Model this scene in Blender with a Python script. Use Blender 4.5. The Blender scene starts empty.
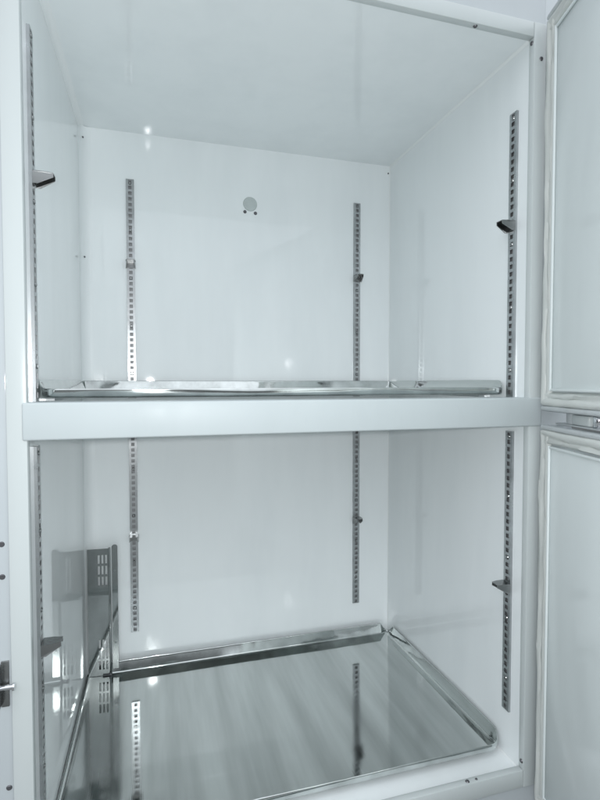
import bpy, bmesh, math, random
from mathutils import Vector, Matrix, noise

sc = bpy.context.scene
COL = sc.collection
R = math.radians
W, D, H = 0.75, 0.5223, 1.2197          # inside of the cabinet, metres
random.seed(7)

# ------------------------------------------------------------------ materials
def new_mat(name):
    m = bpy.data.materials.new(name); m.use_nodes = True
    nt = m.node_tree
    return m, nt, nt.nodes["Principled BSDF"]

def texco(nt, scale=(1, 1, 1), rot=(0, 0, 0)):
    tc = nt.nodes.new("ShaderNodeTexCoord"); mp = nt.nodes.new("ShaderNodeMapping")
    mp.inputs["Scale"].default_value = scale; mp.inputs["Rotation"].default_value = rot
    nt.links.new(tc.outputs["Object"], mp.inputs["Vector"])
    return mp.outputs["Vector"]

def noise_tex(nt, vec, scale, detail=3.0, rough=0.5):
    n = nt.nodes.new("ShaderNodeTexNoise")
    n.inputs["Scale"].default_value = scale; n.inputs["Detail"].default_value = detail
    n.inputs["Roughness"].default_value = rough
    nt.links.new(vec, n.inputs["Vector"])
    return n.outputs["Fac"]

def rng(nt, val, a, b, lo, hi):
    r = nt.nodes.new("ShaderNodeMapRange")
    r.inputs["From Min"].default_value = a; r.inputs["From Max"].default_value = b
    r.inputs["To Min"].default_value = lo; r.inputs["To Max"].default_value = hi
    nt.links.new(val, r.inputs["Value"])
    return r.outputs["Result"]

def mixcol(nt, fac, c0, c1):
    m = nt.nodes.new("ShaderNodeMix"); m.data_type = 'RGBA'
    m.inputs["A"].default_value = (*c0, 1); m.inputs["B"].default_value = (*c1, 1)
    nt.links.new(fac, m.inputs["Factor"])
    return m.outputs["Result"]

def bump(nt, bsdf, h, strength, dist, coat=False):
    b = nt.nodes.new("ShaderNodeBump")
    b.inputs["Strength"].default_value = strength; b.inputs["Distance"].default_value = dist
    nt.links.new(h, b.inputs["Height"])
    nt.links.new(b.outputs["Normal"], bsdf.inputs["Normal"])
    if coat: nt.links.new(b.outputs["Normal"], bsdf.inputs["Coat Normal"])

def paint(name, col, dirt, rough=0.4, coat=1.0, coat_rough=0.035, wave=0.004, streak=True):
    m, nt, b = new_mat(name)
    v = texco(nt, (5.0, 5.0, 0.9), (0.0, R(22), 0.0))
    f = noise_tex(nt, v, 2.2, 5, 0.6)
    c = mixcol(nt, rng(nt, f, 0.42, 0.75, 0.0, 1.0), col, dirt)
    nt.links.new(c, b.inputs["Base Color"])
    b.inputs["Roughness"].default_value = rough
    b.inputs["Specular IOR Level"].default_value = 0.15
    b.inputs["Coat Weight"].default_value = coat
    b.inputs["Coat IOR"].default_value = 1.5
    f2 = noise_tex(nt, texco(nt, (3, 3, 1.2)), 4.0, 6, 0.6)
    nt.links.new(rng(nt, f2, 0.35, 0.75, coat_rough * 0.7, coat_rough * 2.6), b.inputs["Coat Roughness"])
    if wave:
        h = noise_tex(nt, texco(nt), 5.0, 1, 0.4)
        bump(nt, b, h, 1.0, wave, True)
    return m

def steel(name, col, r0, r1, grain=(90, 3, 90), depth=0.00012, smear=1.0, wave=0.0):
    m, nt, b = new_mat(name)
    b.inputs["Metallic"].default_value = 1.0
    f = noise_tex(nt, texco(nt, (10, 0.8, 10), (0, 0, R(-6))), 2.0, 4, 0.55)
    nt.links.new(rng(nt, f, 0.36, 0.70, r0, r1), b.inputs["Roughness"])
    g = noise_tex(nt, texco(nt, grain), 6.0, 3, 0.6)
    c = mixcol(nt, rng(nt, f, 0.35, 0.70, 0.0, smear), col, tuple(x * 0.68 for x in col))
    nt.links.new(c, b.inputs["Base Color"])
    if wave:
        w = noise_tex(nt, texco(nt, (2.0, 1.0, 2.0)), 4.0, 2, 0.5)
        ad = nt.nodes.new("ShaderNodeMath"); ad.operation = 'MULTIPLY_ADD'
        nt.links.new(w, ad.inputs[0]); ad.inputs[1].default_value = wave / depth
        nt.links.new(g, ad.inputs[2]); g = ad.outputs[0]
    bump(nt, b, g, 1.0, depth)
    return m

def plain(name, col, rough, metal=0.0, sss=0.0, nscale=60.0, var=0.12):
    m, nt, b = new_mat(name)
    f = noise_tex(nt, texco(nt), nscale, 4, 0.6)
    c = mixcol(nt, f, tuple(x * (1 - var) for x in col), tuple(min(1, x * (1 + var)) for x in col))
    nt.links.new(c, b.inputs["Base Color"])
    nt.links.new(rng(nt, f, 0.3, 0.7, rough * 0.8, rough * 1.25), b.inputs["Roughness"])
    b.inputs["Metallic"].default_value = metal
    if sss:
        b.inputs["Subsurface Weight"].default_value = sss
        b.inputs["Subsurface Radius"].default_value = (0.004, 0.004, 0.004)
    return m

M = {}
M["liner"] = paint("liner_paint", (0.860, 0.897, 0.905), (0.812, 0.852, 0.862), coat_rough=0.017, wave=0.0006)
M["shell"] = paint("shell_paint", (0.50, 0.54, 0.56), (0.47, 0.51, 0.53), wave=0.0)
M["strip"] = paint("frame_plastic", (0.565, 0.605, 0.605), (0.545, 0.585, 0.585), rough=0.35, coat=0.4, coat_rough=0.12, wave=0.0)
M["mull"] = paint("mullion_paint", (0.51, 0.558, 0.568), (0.49, 0.538, 0.548), rough=0.42, coat=0.15, coat_rough=0.25, wave=0.0)
M["doorpanel"] = paint("door_panel_paint", (0.755, 0.805, 0.805), (0.73, 0.78, 0.78), rough=0.4, coat=0.6, coat_rough=0.10, wave=0.0004)
M["caulk"] = paint("corner_plastic", (0.86, 0.89, 0.89), (0.84, 0.87, 0.87), rough=0.3, coat=0.5, coat_rough=0.1, wave=0.0)
M["tray"] = steel("tray_steel", (0.62, 0.65, 0.64), 0.025, 0.12, (120, 2.0, 120), 0.00002, 1.0, 0.0003)
M["cover"] = steel("cover_steel", (0.36, 0.378, 0.374), 0.02, 0.07, (60, 60, 2), 0.00001, 0.6, 0.0001)
M["rail"] = steel("rail_steel", (0.52, 0.54, 0.55), 0.26, 0.44, (90, 90, 4), 0.00005)
M["clip"] = steel("clip_steel", (0.36, 0.37, 0.37), 0.2, 0.36, (80, 80, 80), 0.00005)
M["chrome"] = plain("bright_chrome", (0.72, 0.73, 0.75), 0.07, 1.0)
M["dark"] = plain("dark_screw_metal", (0.16, 0.16, 0.17), 0.35, 0.8)
M["slot_shade"] = plain("slot_shade_metal", (0.29, 0.295, 0.30), 0.5, 0.6)
M["plug"] = plain("plug_plastic", (0.50, 0.55, 0.545), 0.45)
M["gasket"] = plain("gasket_rubber", (0.58, 0.605, 0.585), 0.4, 0.0, 0.25, 30, 0.05)
M["greyplastic"] = plain("grey_plastic", (0.50, 0.53, 0.54), 0.4)
M["floor"] = plain("room_floor_vinyl", (0.16, 0.165, 0.16), 0.5, nscale=9)

# ------------------------------------------------------------------ mesh helpers
class MB:
    def __init__(self): self.bm = bmesh.new()
    def box(self, x0, x1, y0, y1, z0, z1, bev=0.0, seg=2):
        bm = bmesh.new()
        mt = Matrix.Translation(((x0+x1)/2, (y0+y1)/2, (z0+z1)/2)) @ Matrix.Diagonal((x1-x0, y1-y0, z1-z0, 1))
        bmesh.ops.create_cube(bm, size=1.0, matrix=mt)
        if bev:
            bmesh.ops.bevel(bm, geom=bm.edges[:], offset=bev, segments=seg, affect='EDGES', profile=0.5, clamp_overlap=True)
        self.merge(bm); return self
    def merge(self, bm, mat=None):
        if mat is not None: bmesh.ops.transform(bm, matrix=mat, verts=bm.verts)
        me = bpy.data.meshes.new("tmp"); bm.to_mesh(me); bm.free()
        self.bm.from_mesh(me); bpy.data.meshes.remove(me); return self
    def cyl(self, p0, p1, r0, r1=None, n=20, bev=0.0):
        r1 = r0 if r1 is None else r1
        p0, p1 = Vector(p0), Vector(p1); d = p1 - p0
        bm = bmesh.new()
        bmesh.ops.create_cone(bm, cap_ends=True, segments=n, radius1=r0, radius2=r1, depth=d.length)
        if bev:
            ed = [e for e in bm.edges if any(len(f.verts) > 4 for f in e.link_faces)]
            bmesh.ops.bevel(bm, geom=ed, offset=bev, segments=2, affect='EDGES', profile=0.5)
        q = d.to_track_quat('Z', 'Y').to_matrix().to_4x4()
        self.merge(bm, Matrix.Translation((p0+p1)/2) @ q); return self
    def poly(self, pts, thick):                                      # flat outline + thickness vector
        bm = bmesh.new()
        a = [bm.verts.new(Vector(p)) for p in pts]; t = Vector(thick)
        b = [bm.verts.new(Vector(p)+t) for p in pts]
        n = len(pts)
        bm.faces.new(a[::-1]); bm.faces.new(b)
        for i in range(n): bm.faces.new((a[i], a[(i+1) % n], b[(i+1) % n], b[i]))
        bmesh.ops.recalc_face_normals(bm, faces=bm.faces[:])
        self.merge(bm); return self
    def mesh(self, name, mat, smooth=False, angle=35):
        bmesh.ops.recalc_face_normals(self.bm, faces=self.bm.faces[:])
        me = bpy.data.meshes.new(name); self.bm.to_mesh(me); self.bm.free()
        me.materials.append(mat)
        if smooth:
            for p in me.polygons: p.use_smooth = True
            me.set_sharp_from_angle(angle=R(angle))
        return me
    def build(self, name, mat, parent=None, smooth=False, loc=None, rotz=0.0):
        return link(name, self.mesh(name, mat, smooth), parent, loc, rotz)

def link(name, me, parent=None, loc=None, rotz=0.0):
    o = bpy.data.objects.new(name, me); COL.objects.link(o)
    if parent: o.parent = parent
    if loc is not None: o.location = loc
    o.rotation_euler = (0, 0, rotz)
    return o

def tag(o, label, cat, group=None):
    o["label"] = label; o["category"] = cat
    if group: o["group"] = group
    return o

def empty(name, loc=(0, 0, 0), rotz=0.0):
    o = bpy.data.objects.new(name, None); COL.objects.link(o)
    o.empty_display_size = 0.05; o.location = loc; o.rotation_euler = (0, 0, rotz)
    return o

def screw_mesh(r=0.0035, h=0.0016, mat="dark"):
    """screw head pointing to local -Y, with a cross recess"""
    m = MB(); m.cyl((0, 0, 0), (0, -h, 0), r, r*0.72, 18)
    for a in (0, 1):
        s = (r*0.62, r*0.13) if a else (r*0.13, r*0.62)
        m.box(-s[0], s[0], -h-0.00015, -h+0.0004, -s[1], s[1])
    return m.mesh("screw", M[mat], True)

# ------------------------------------------------------------------ setting: the room floor the cabinet stands on
ZF = -0.145
f = MB(); f.box(-6, 7, -7, 3, ZF-0.05, ZF); fo = f.build("floor", M["floor"]); fo["kind"] = "structure"

# ------------------------------------------------------------------ the cabinet
cab = tag(empty("refrigerator_cabinet", (W/2, D/2, ZF)),
          "white glossy upright refrigerator cabinet with two open half doors and a middle crossbar", "refrigerator")
CO = Vector((-W/2, -D/2, -ZF))                     # cabinet-local offset so parts are written in room coordinates
def part(mb, name, mat, smooth=False, parent=cab):
    o = mb.build(name, M[mat], parent, smooth); o.location = CO; return o

T = 0.012
part(MB().box(0, W, D, D+T, -.006, H+0.004), "back_panel", "liner")
for x0, x1 in ((-T, 0), (W, W+T)):
    part(MB().box(x0, x1, 0.012, D+T, -T-.006, H+T), "side_panel", "liner")
cm = MB()
cm.poly([(0, 0.012, H-0.0012), (0, D, H+0.0040), (0, D, H+T+0.004), (0, 0.012, H+T)], (W, 0, 0))
part(cm, "ceiling_panel", "liner")
part(MB().box(0, W, 0.012, D, -T-.006, -.006), "floor_panel", "liner")

# coved corner strips: quarter-round fillets, the back left one and the ceiling left one are broad
def fillet(p0, p1, u, v, r, n=8):
    bm = bmesh.new(); p0, p1, u, v = map(Vector, (p0, p1, u, v))
    prof = [(0.0, 0.0)] + [(r - r*math.sin(t), r - r*math.cos(t)) for t in [i/n*math.pi/2 for i in range(n+1)]]
    A = [bm.verts.new(p0 + u*(a-0.0003) + v*(b-0.0003)) for a, b in prof]
    B = [bm.verts.new(p1 + u*(a-0.0003) + v*(b-0.0003)) for a, b in prof]
    k = len(prof)
    for i in range(k): bm.faces.new((A[i], A[(i+1) % k], B[(i+1) % k], B[i]))
    bm.faces.new(A[::-1]); bm.faces.new(B)
    return bm
X, Y, Z = (1, 0, 0), (0, 1, 0), (0, 0, 1)
nX, nY, nZ = (-1, 0, 0), (0, -1, 0), (0, 0, -1)
for args in (((0, D, 0.0), (0, D, H+.003), X, nY, 0.026),
             ((W, D, 0.0), (W, D, H+.003), nX, nY, 0.004),
             ((0.0, D, H+.004), (W, D, H+.004), nZ, nY, 0.0012),
             ((0, 0.013, H-.0012), (0, D, H+.004), X, nZ, 0.013),
             ((W, 0.013, H-.0012), (W, D, H+.004), nX, nZ, 0.006),
             ((W, 0.013, -.006), (W, D, -.006), nX, Z, 0.004)):
    m = MB(); m.merge(fillet(*args)); part(m, "corner_strip", "liner" if args[4] > .02 else "caulk", True)

# front frame: breaker strip round the opening, a ring with a small inner lip
def ring(x0, x1, z0, z1, wx0, wx1, wz0, wz1, y0, y1, bev=0.0018):
    m = MB()
    m.box(x0-wx0, x0, y0, y1, z0-wz0, z1+wz1, bev); m.box(x1, x1+wx1, y0, y1, z0-wz0, z1+wz1, bev)
    m.box(x0+.0002, x1-.0002, y0+.0003, y1, z1, z1+wz1, bev); m.box(x0+.0002, x1-.0002, y0+.0003, y1, z0-wz0, z0, bev)
    return m
part(ring(0.0015, W-.0015, 0.0015, H-.003, .0235, .0235, .03, .024, 0.0, 0.013), "door_frame", "strip", True)
# outer sheet metal: front face set back behind the strip, then sides, top, back
XO0, XO1, ZO0, ZO1, YO = -0.05, 0.84, -0.10, 1.42, D+0.06
sh = MB()
sh.box(XO0, -.0222, .004, .010, ZO0, ZO1, .001); sh.box(W+.0222, XO1, .004, .010, ZO0, ZO1, .001)
sh.box(-.0220, W+.0220, .004, .010, H+.0212, ZO1-.001); sh.box(-.0220, W+.0220, .004, .010, ZO0+.001, -.0288)
sh.box(XO0, XO0+.004, .0102, YO, ZO0, ZO1, .001); sh.box(XO1-.004, XO1, .0102, YO, ZO0, ZO1, .001)
sh.box(XO0+.0042, XO1-.0042, .0102, YO, ZO1-.004, ZO1-.0005); sh.box(XO0+.0042, XO1-.0042, .0102, YO, ZO0+.0005, ZO0+.004)
sh.box(XO0+.0042, XO1-.0042, YO-.004, YO-.0005, ZO0+.0045, ZO1-.0045)
part(sh, "outer_shell", "shell", True)
for x in (XO0+.06, XO1-.06):
    for y in (.07, YO-.07):
        m = MB(); m.cyl((x, y, ZF), (x, y, ZF+.012), .022, .022, 24, .002); m.cyl((x, y, ZF+.012), (x, y, ZO0), .008, .008, 16)
        part(m, "foot", "dark", True)

# crossbar between the two compartments
part(MB().box(-0.0040, W+.0215, -0.0030, 0.042, 0.5865, 0.6340, .0026, 3), "mullion", "mull", True)
led = MB()
led.box(0.0, W, D-.03, D-.0005, .6320, .6375); led.box(0.0, .012, .12, D-.031, .6322, .6374); led.box(W-.012, W, .12, D-.031, .6322, .6374)
part(led, "tray_ledge", "rail")

# round port plug in the back wall with its two screws below
pp = MB(); pp.cyl((.3795, D, 1.0905), (.3795, D-.0022, 1.0905), .0172, .0160, 40)
plug = part(pp, "port_plug", "plug", True)
sm_plug = screw_mesh(.0042, .002, "dark")
for x, z in ((.3668, 1.0712), (.3925, 1.0698)):
    link("screw", sm_plug, plug, (x, D, z))

# slotted shelf standards
SW, SH, PITCH, NS = 0.0175, 0.0042, 0.0127, 39
SL = PITCH*NS
def standard_mesh():
    m = MB(); hw = SW/2; sl = 0.0037; t = .0012
    for s in (-1, 1):
        a, b = sorted((s*hw, s*sl)); m.box(a, b, -SH, -SH+t, 0, SL)
        a, b = sorted((s*hw, s*(hw-t))); m.box(a, b, -SH+t, 0.0, 0, SL)
    m.box(-hw+t+.0001, hw-t-.0001, -.0006, -.0001, .0005, SL-.0005)  # added backing strip, darkens the slots like the shade inside them
    for i in range(NS+1):
        z = i*PITCH; a, b = max(0, z-.0026), min(SL, z+.0026)
        m.box(-sl, sl, -SH, -SH+t, a, b)
    me = m.mesh("shelf_standard", M["rail"]); me.materials.append(M["slot_shade"])
    for p in me.polygons:                            # backing faces get a darker colour that paints in the slots' shade
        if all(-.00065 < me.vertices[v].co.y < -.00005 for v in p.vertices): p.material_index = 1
    return me
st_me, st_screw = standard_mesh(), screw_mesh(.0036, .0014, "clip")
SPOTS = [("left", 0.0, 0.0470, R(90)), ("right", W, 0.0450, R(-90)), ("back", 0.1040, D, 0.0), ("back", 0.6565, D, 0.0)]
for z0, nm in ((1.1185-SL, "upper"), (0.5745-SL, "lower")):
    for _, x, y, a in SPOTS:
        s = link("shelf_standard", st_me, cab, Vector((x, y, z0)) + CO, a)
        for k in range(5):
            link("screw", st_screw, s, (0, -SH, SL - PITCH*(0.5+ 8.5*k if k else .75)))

# loose fixings of the liner: dark screws round the mouth and small hole plugs in the corners
scr = screw_mesh(.0036, .0014, "dark")
def liner_screw(x, y, z, rot):
    o = link("screw", scr, cab, Vector((x, y, z)) + CO); o.rotation_euler = rot; return o
liner_screw(W-.0016, .0060, H-.010, (0, 0, R(-90))); liner_screw(.642, .0062, H-.0032, (R(90), 0, 0))
liner_screw(W-.0016, .0055, .014, (0, 0, R(-90))); liner_screw(.643, .0058, .0017, (R(-90), 0, 0))
liner_screw(W+.012, 0.0, 1.184, (0, 0, 0))
small = screw_mesh(.0022, .0012, "dark")
for x, y, z, rot in ((.660, .0058, .0017, (R(-90), 0, 0)), (W-.005, D, 1.205, (0, 0, 0)), (.008, D-.012, 1.195, (0, 0, R(45))),
                     (.008, D-.012, .936, (0, 0, R(45)))):
    o = link("hole_plug", small, cab, Vector((x, y, z)) + CO); o.rotation_euler = rot
for z in (.931, .458, .417, .1466):
    liner_screw(-.0305 if z > .2 else -.0275, .004, z, (0, 0, 0))

# latch strike on the left jamb: plate, tab and cross pin
sp = MB(); sp.box(-.0335, -.0245, .0010, .0038, .2530, .3110, .0008); sp.box(-.0345, -.0328, -.012, .0036, .2560, .3080, .0005)
strike = part(sp, "strike_plate", "clip", True)
pn = MB(); pn.cyl((-.0328, -.006, .2815), (-.0185, -.006, .2815), .0030, .0030, 20); pn.cyl((-.0190, -.006, .2815), (-.0160, -.006, .2815), .0048, .0048, 24, .0006)
part(pn, "strike_pin", "chrome", True, cab).parent = strike
strike.children[0].location = (0, 0, 0)

# ------------------------------------------------------------------ doors, hinged on the right and swung open
TH = 0.2805
DROT = math.atan2(-math.cos(TH), -math.sin(TH))
DW = 0.83
def gasket_mesh(w, h, seed):
    """rubber bellows round the rim of a door; local X along the door, -Y towards the inside, Z up from 0 to h"""
    prof = [(0.000, 0.000), (0.0005, -.006), (0.003, -.0105), (0.007, -.0118), (0.0105, -.0098), (0.0125, -.0066),
            (0.0150, -.0076), (0.0190, -.0088), (0.0210, -.0060), (0.0230, 0.000)]
    rc = 0.006; path = []
    def arc(cx, cz, a0):
        for i in range(9):
            a = R(a0 + 90*i/8); path.append((cx+rc*math.cos(a), cz+rc*math.sin(a), math.cos(a), math.sin(a)))
    def seg(x0, z0, x1, z1, nx, nz):
        L = math.hypot(x1-x0, z1-z0); n = int(L/.008)
        for i in range(1, n): t = i/n; path.append((x0+(x1-x0)*t, z0+(z1-z0)*t, nx, nz))
    arc(rc, rc, 180); seg(rc, 0, w-rc, 0, 0, -1); arc(w-rc, rc, 270); seg(w, rc, w, h-rc, 1, 0)
    arc(w-rc, h-rc, 0); seg(w-rc, h, rc, h, 0, 1); arc(rc, h-rc, 90); seg(0, h-rc, 0, rc, -1, 0)
    bm = bmesh.new(); rings = []
    for x, z, nx, nz in path:
        row = []
        for k, (d, y) in enumerate(prof):
            q = Vector((x*9+seed, z*9, k*.35))
            wob = noise.noise(q*1.7)*.0034 + noise.noise(q*5)*.0012 if 1 < k < 9 else noise.noise(q*2)*.0006
            dy = noise.noise(q*2.3+Vector((5, 0, 0)))*.0022 if 0 < k < 9 else 0
            row.append(bm.verts.new((x-nx*(d+wob), y*.8+dy, z-nz*(d+wob))))
        rings.append(row)
    n = len(rings)
    for i in range(n):
        a, b = rings[i], rings[(i+1) % n]
        for k in range(len(prof)-1): bm.faces.new((a[k], a[k+1], b[k+1], b[k]))
    m = MB(); m.merge(bm); return m.mesh("gasket", M["gasket"], True, 80)

for z0, z1, seed in ((0.6125, 1.246, 1.0), (-0.055, 0.5905, 4.0)):
    h = z1 - z0
    d = MB(); d.box(0.0005, DW, 0.0, .052, 0.001, h-.001, .003, 3)
    door = d.build("door", M["shell"], cab, True, Vector((.7715, -.0100, z0)) + CO, DROT)
    link("gasket", gasket_mesh(DW, h-.016, seed), door, (0, 0, .008))
    for ez in (.0005, h-.0085):
        et = MB(); et.box(.001, DW, -.0085, -.0002, ez, ez+.008, .003, 3); et.build("edge_shade_strip", M["greyplastic"], door, True)  # grey strips added to give the gasket's edge its shade
    p = MB(); e = .0245
    p.box(e, DW-e, -.0035, -.0002, e+.008, h-e-.008, .0012)
    t = .0045                                        # raised edge round the panel
    for a in ((e, e+t, e+.008, h-e-.008), (DW-e-t, DW-e, e+.008, h-e-.008)): p.box(a[0], a[1], -.0075, -.0036, a[2], a[3], .0014)
    for a in ((e+t, DW-e-t, e+.008, e+.008+t), (e+t, DW-e-t, h-e-.008-t, h-e-.008)): p.box(a[0], a[1], -.0072, -.0036, a[2], a[3], .0014)
    p.build("inner_panel", M["doorpanel"], door, True)
    hd = MB(); hd.box(DW-.09, DW-.06, .0522, .062, h*.5-.09, h*.5+.09, .002); hd.box(DW-.088, DW-.062, .062, .092, h*.5-.085, h*.5-.065, .002)
    hd.box(DW-.088, DW-.062, .062, .092, h*.5+.065, h*.5+.085, .002); hd.box(DW-.092, DW-.058, .092, .106, h*.5-.09, h*.5+.09, .004)
    hd.build("handle", M["greyplastic"], door, True)
# middle hinge in the gap between the two doors
hg = MB(); hg.box(.006, .20, .012, .044, .0002, .0030, .0006); hg.box(.030, .046, .016, .034, .0030, .0200, .0012)
hinge = hg.build("hinge", M["greyplastic"], cab, True, Vector((.7745, -.0105, .5905)) + CO, DROT)
hc = MB(); hc.box(.052, .100, .012, .046, .0032, .0190, .003, 3); hc.build("hinge_cover", M["strip"], hinge, True)
hp = MB(); hp.cyl((.118, .016, .0030), (.118, .016, .0215), .0075, .0075, 28, .0008)
hp.build("hinge_pin", M["chrome"], hinge, True)

# ------------------------------------------------------------------ stainless trays
TX0, TX1, TY0, TY1 = .0020, .7450, .0460, .5080
def tray_mesh(low_left):
    w, l = TX1-TX0, TY1-TY0
    pts = []
    def arc(cx, cy, r, a0, n=8):
        for i in range(n+1):
            a = R(a0+90*i/n); pts.append((cx+r*math.cos(a), cy+r*math.sin(a), math.cos(a), math.sin(a)))
    def seg(x0, y0, x1, y1, nx, ny, n=40):
        for i in range(1, n): t = i/n; pts.append((x0+(x1-x0)*t, y0+(y1-y0)*t, nx, ny))
    rf, rb = .026, .006
    arc(rf, rf, rf, 180); seg(rf, 0, w-rf, 0, 0, -1); arc(w-rf, rf, rf, 270); seg(w, rf, w, l-rb, 1, 0)
    arc(w-rb, l-rb, rb, 0); seg(w-rb, l, rb, l, 0, 1, 90); arc(rb, l-rb, rb, 90); seg(0, l-rb, 0, rf, -1, 0)
    bm = bmesh.new(); rings = []
    for x, y, nx, ny in pts:
        k = min(1, max(0, (y-.004)/.022)); k = k*k*(3-2*k)
        h = .0130 + .0125*k
        if low_left and x < .012: h = .0065
        elif low_left and x < .03 and y > .2: h = .0065 + (h-.0065)*(x-.012)/.018
        cd = math.hypot(x-w, y-l)                    # notched corner at the back right
        if low_left and cd < .022: h = .006 + (h-.006)*max(0, (cd-.010)/.012)
        h += noise.noise(Vector((x*6, y*6, 2)))*.0006 + noise.noise(Vector((x*40, y*40, 3)))*.0004
        ins = noise.noise(Vector((x*5, y*5, 9)))*.0009 + noise.noise(Vector((x*32, y*32, 5)))*.0006
        L = .0054*(h-.004)/.0215*min(1, max(0, (y-.010)/.02))                     # the lip leans outwards
        prof = [(.0130, .0012), (.0026+L+.0022, .0013), (.0017+L+.0006, .0018), (.0012+L, .0032), (.0010+L*.93+ins*.4, .0052), (.0010+L*.10+ins, h-.0038),
                (.0010+ins, h-.0020), (.0008+ins, h-.0006), (.0002+ins, h), (-.0006+ins, h-.0008), (-.0008+ins, h-.0020), (-.0008+L*.10+ins*.3, h-.0034),
                (L*.93-.0006, .0042), (L, .0026), (L+.0012, .0004), (.0130, 0.0)]
        hh = [min(z, h) for _, z in prof]
        rings.append([bm.verts.new((x-nx*d, y-ny*d, z)) for (d, _), z in zip(prof, hh)])
    n = len(rings); k = len(rings[0])
    for i in range(n):
        a, b = rings[i], rings[(i+1) % n]
        for j in range(k-1): bm.faces.new((a[j], a[j+1], b[j+1], b[j]))
    bm.faces.new([r[0] for r in rings]); bm.faces.new([r[-1] for r in rings][::-1])
    m = MB(); m.merge(bm)
    me = m.mesh("tray", M["tray"], True, 60)
    for p in me.polygons:
        if len(p.vertices) > 4: p.use_smooth = False
    return me
lower_tray = tag(link("drip_tray", tray_mesh(True), None, (TX0, TY0, .0066)), "shallow stainless steel tray lying on the cabinet floor, reflecting the back wall", "tray", "steel trays in the cabinet")
lower_tray.rotation_euler = (R(-1.30), 0, 0)       # lies with a slight fall towards the back
tag(link("drip_tray", tray_mesh(False), None, (TX0, TY0, .6378)), "stainless steel tray resting on the white middle crossbar, seen edge on", "tray", "steel trays in the cabinet")

# ------------------------------------------------------------------ slotted steel cover in the back left corner
cov = tag(empty("vent_cover", (.030, .495, -.0018), R(-3.8)), "upright slotted stainless steel cover in the back left corner of the lower compartment", "cover")
def slotted(w, h, slots, t):
    xs = sorted({0, w} | {v for s in slots for v in s[:2]}); zs = sorted({0, h} | {v for s in slots for v in s[2:]})
    bm = bmesh.new(); V = {}; cells = set()
    def g(i, j, k):
        if (i, j, k) not in V: V[(i, j, k)] = bm.verts.new((xs[i], t*k, zs[j]))
        return V[(i, j, k)]
    for i in range(len(xs)-1):
        for j in range(len(zs)-1):
            cx, cz = (xs[i]+xs[i+1])/2, (zs[j]+zs[j+1])/2
            if not any(s[0] < cx < s[1] and s[2] < cz < s[3] for s in slots): cells.add((i, j))
    for i, j in cells:
        for k in (0, 1): bm.faces.new((g(i, j, k), g(i+1, j, k), g(i+1, j+1, k), g(i, j+1, k)))
        for di, dj, a, b in ((-1, 0, (i, j), (i, j+1)), (1, 0, (i+1, j), (i+1, j+1)), (0, -1, (i, j), (i+1, j)), (0, 1, (i, j+1), (i+1, j+1))):
            if (i+di, j+dj) not in cells: bm.faces.new((g(*a, 0), g(*b, 0), g(*b, 1), g(*a, 1)))
    return bm
slots = []
for base in (.2065, .0140):
    for r in range(3):
        for c in range(3):
            x = .0222 + c*.0078; z = base + r*.0245
            slots.append((x, x+.0042, z, z+.0195))
pw = .0455
m = MB(); m.merge(slotted(pw, .2890, slots, .0010)); m.build("slotted_panel", M["cover"], cov, False, (.0045-.030, .004, 0.0))
m = MB(); m.cyl((0, 0, 0.0), (0, 0, .2915), .0022, .0022, 16, .0006); m.build("rolled_edge", M["cover"], cov, True, (.0045+pw+.0016-.030, .004, .0))
m = MB(); m.box(0, .0012, 0, .0075, .008, .2890); m.build("cheek", M["cover"], cov, False, (.0045+pw+.0012-.030, .0066, .0))
fl = [(0, 0, .010), (.0125, 0, .010)] + [(.0125/2+.0125/2*math.cos(R(a)), 0, .2900+.005*math.sin(R(a))) for a in range(0, 181, 20)]
m = MB(); m.poly(fl, (0, .0012, 0)); flg = m.build("flange", M["cover"], cov, False, (.0045+pw+.0055-.030, .0105, 0.0))
for z in (.236, .070): link("screw", screw_mesh(.0026, .0012, "rail"), flg, (.0062, 0, z))
m = MB(); m.box(.030, .050, -.004, .010, 0.0003, .0022, .0008); m.cyl((.046, -.002, .0022), (.046, -.002, .006), .003, .002, 14)
m.build("foot", M["dark"], cov, True, (.0045-.030, .004, 0))

# ------------------------------------------------------------------ shelf clips hooked into the standards
def clip_mesh():
    m = MB(); hw, t, L = .0105, .0011, .0245
    y0 = -.0004
    m.poly([(-hw, y0, 0), (hw, y0, 0), (hw, y0-L*.55, 0), (hw*.72, y0-L, 0), (-hw*.72, y0-L, 0), (-hw, y0-L*.55, 0)], (0, 0, -t))
    for s in (-1, 1):
        x = s*hw if s > 0 else -hw+t
        m.poly([(x-.0002*s, y0, -t), (x-.0002*s, y0, -.0165), (x-.0002*s, y0-.006, -.0165), (x-s*hw*.28, y0-L, -.0060), (x-s*hw*.28, y0-L, -t)], (-t, 0, 0))
        m.box(s*.0028-.0009, s*.0028+.0009, y0, .0045, -.0105, -.0050)          # hooks going into the slots
    m.box(-hw+.0012, hw-.0012, y0-.0011, y0, -.0150, -t-.0001)                  # back plate against the rail
    return m.mesh("shelf_clip", M["clip"])
cl_me = clip_mesh()
ZU, ZL = .9340, .3085
LAB = [("left", "front", "on the left front standard"), ("right", "front", "on the right front standard"),
       ("left", "back", "on the back wall's left standard"), ("right", "back", "on the back wall's right standard")]
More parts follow.
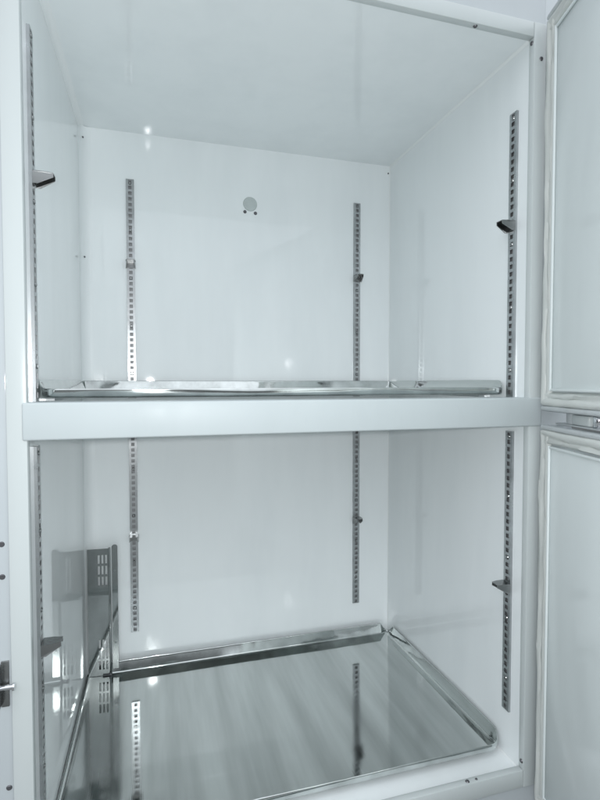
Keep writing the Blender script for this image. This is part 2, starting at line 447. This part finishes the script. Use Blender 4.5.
for z, lev in ((ZU, "above the middle crossbar"), (ZL, "below the middle crossbar")):
    for (_, x, y, a), (sx, fb, where) in zip(SPOTS, LAB):
        v = Vector((0, -SH, 0)); v.rotate(Matrix.Rotation(a, 3, 'Z'))
        tag(link("shelf_clip", cl_me, None, (x+v.x, y+v.y, z), a), "small bent steel shelf clip hooked " + where + " " + lev,
            "shelf clip", "shelf clips on the slotted standards")

# ------------------------------------------------------------------ light: bright room, camera flash
w = bpy.data.worlds.new("World"); sc.world = w; w.use_nodes = True
wn = w.node_tree; bg = wn.nodes["Background"]
tc = wn.nodes.new("ShaderNodeTexCoord"); sx = wn.nodes.new("ShaderNodeSeparateXYZ"); rp = wn.nodes.new("ShaderNodeValToRGB")
wn.links.new(tc.outputs["Generated"], sx.inputs[0]); wn.links.new(sx.outputs["Z"], rp.inputs[0]); wn.links.new(rp.outputs[0], bg.inputs["Color"])
e = rp.color_ramp.elements                              # a room: dim low down, pale walls, bright ceiling
e[0].position = 0.0; e[0].color = (.09, .098, .102, 1); e[1].position = .62; e[1].color = (.94, .99, 1.05, 1)
for p, c in ((.07, (.12, .13, .137, 1)), (.26, (.70, .755, .80, 1))):
    k = e.new(p); k.color = c
bg.inputs["Strength"].default_value = 1.56

CAM = Vector((.1553, -.6909, .6585))
fl = bpy.data.lights.new("camera_flash", 'POINT'); fl.energy = 13.5; fl.shadow_soft_size = .011; fl.color = (0.97, 0.99, 1.0)
fo = bpy.data.objects.new("camera_flash", fl); COL.objects.link(fo); fo.location = CAM + Vector((-.025, -.004, .010))

# ------------------------------------------------------------------ camera
cd = bpy.data.cameras.new("Camera"); cam = bpy.data.objects.new("Camera", cd); COL.objects.link(cam)
cd.sensor_width = 36; cd.sensor_fit = 'AUTO'; cd.lens = 501.28/800*36; cd.clip_start = .01; cd.clip_end = 100
cam.location = CAM; cam.rotation_euler = (math.pi/2 - .0342, 0.0004, -.2805)
sc.camera = cam
sc.cycles.max_bounces = 16; sc.cycles.diffuse_bounces = 8; sc.cycles.glossy_bounces = 10
sc.cycles.caustics_reflective = True; sc.cycles.blur_glossy = 0.3
sc.cycles.use_denoising = True
sc.view_settings.view_transform = 'Standard'; sc.view_settings.look = 'None'
sc.view_settings.exposure = -0.03; sc.view_settings.gamma = 1.0
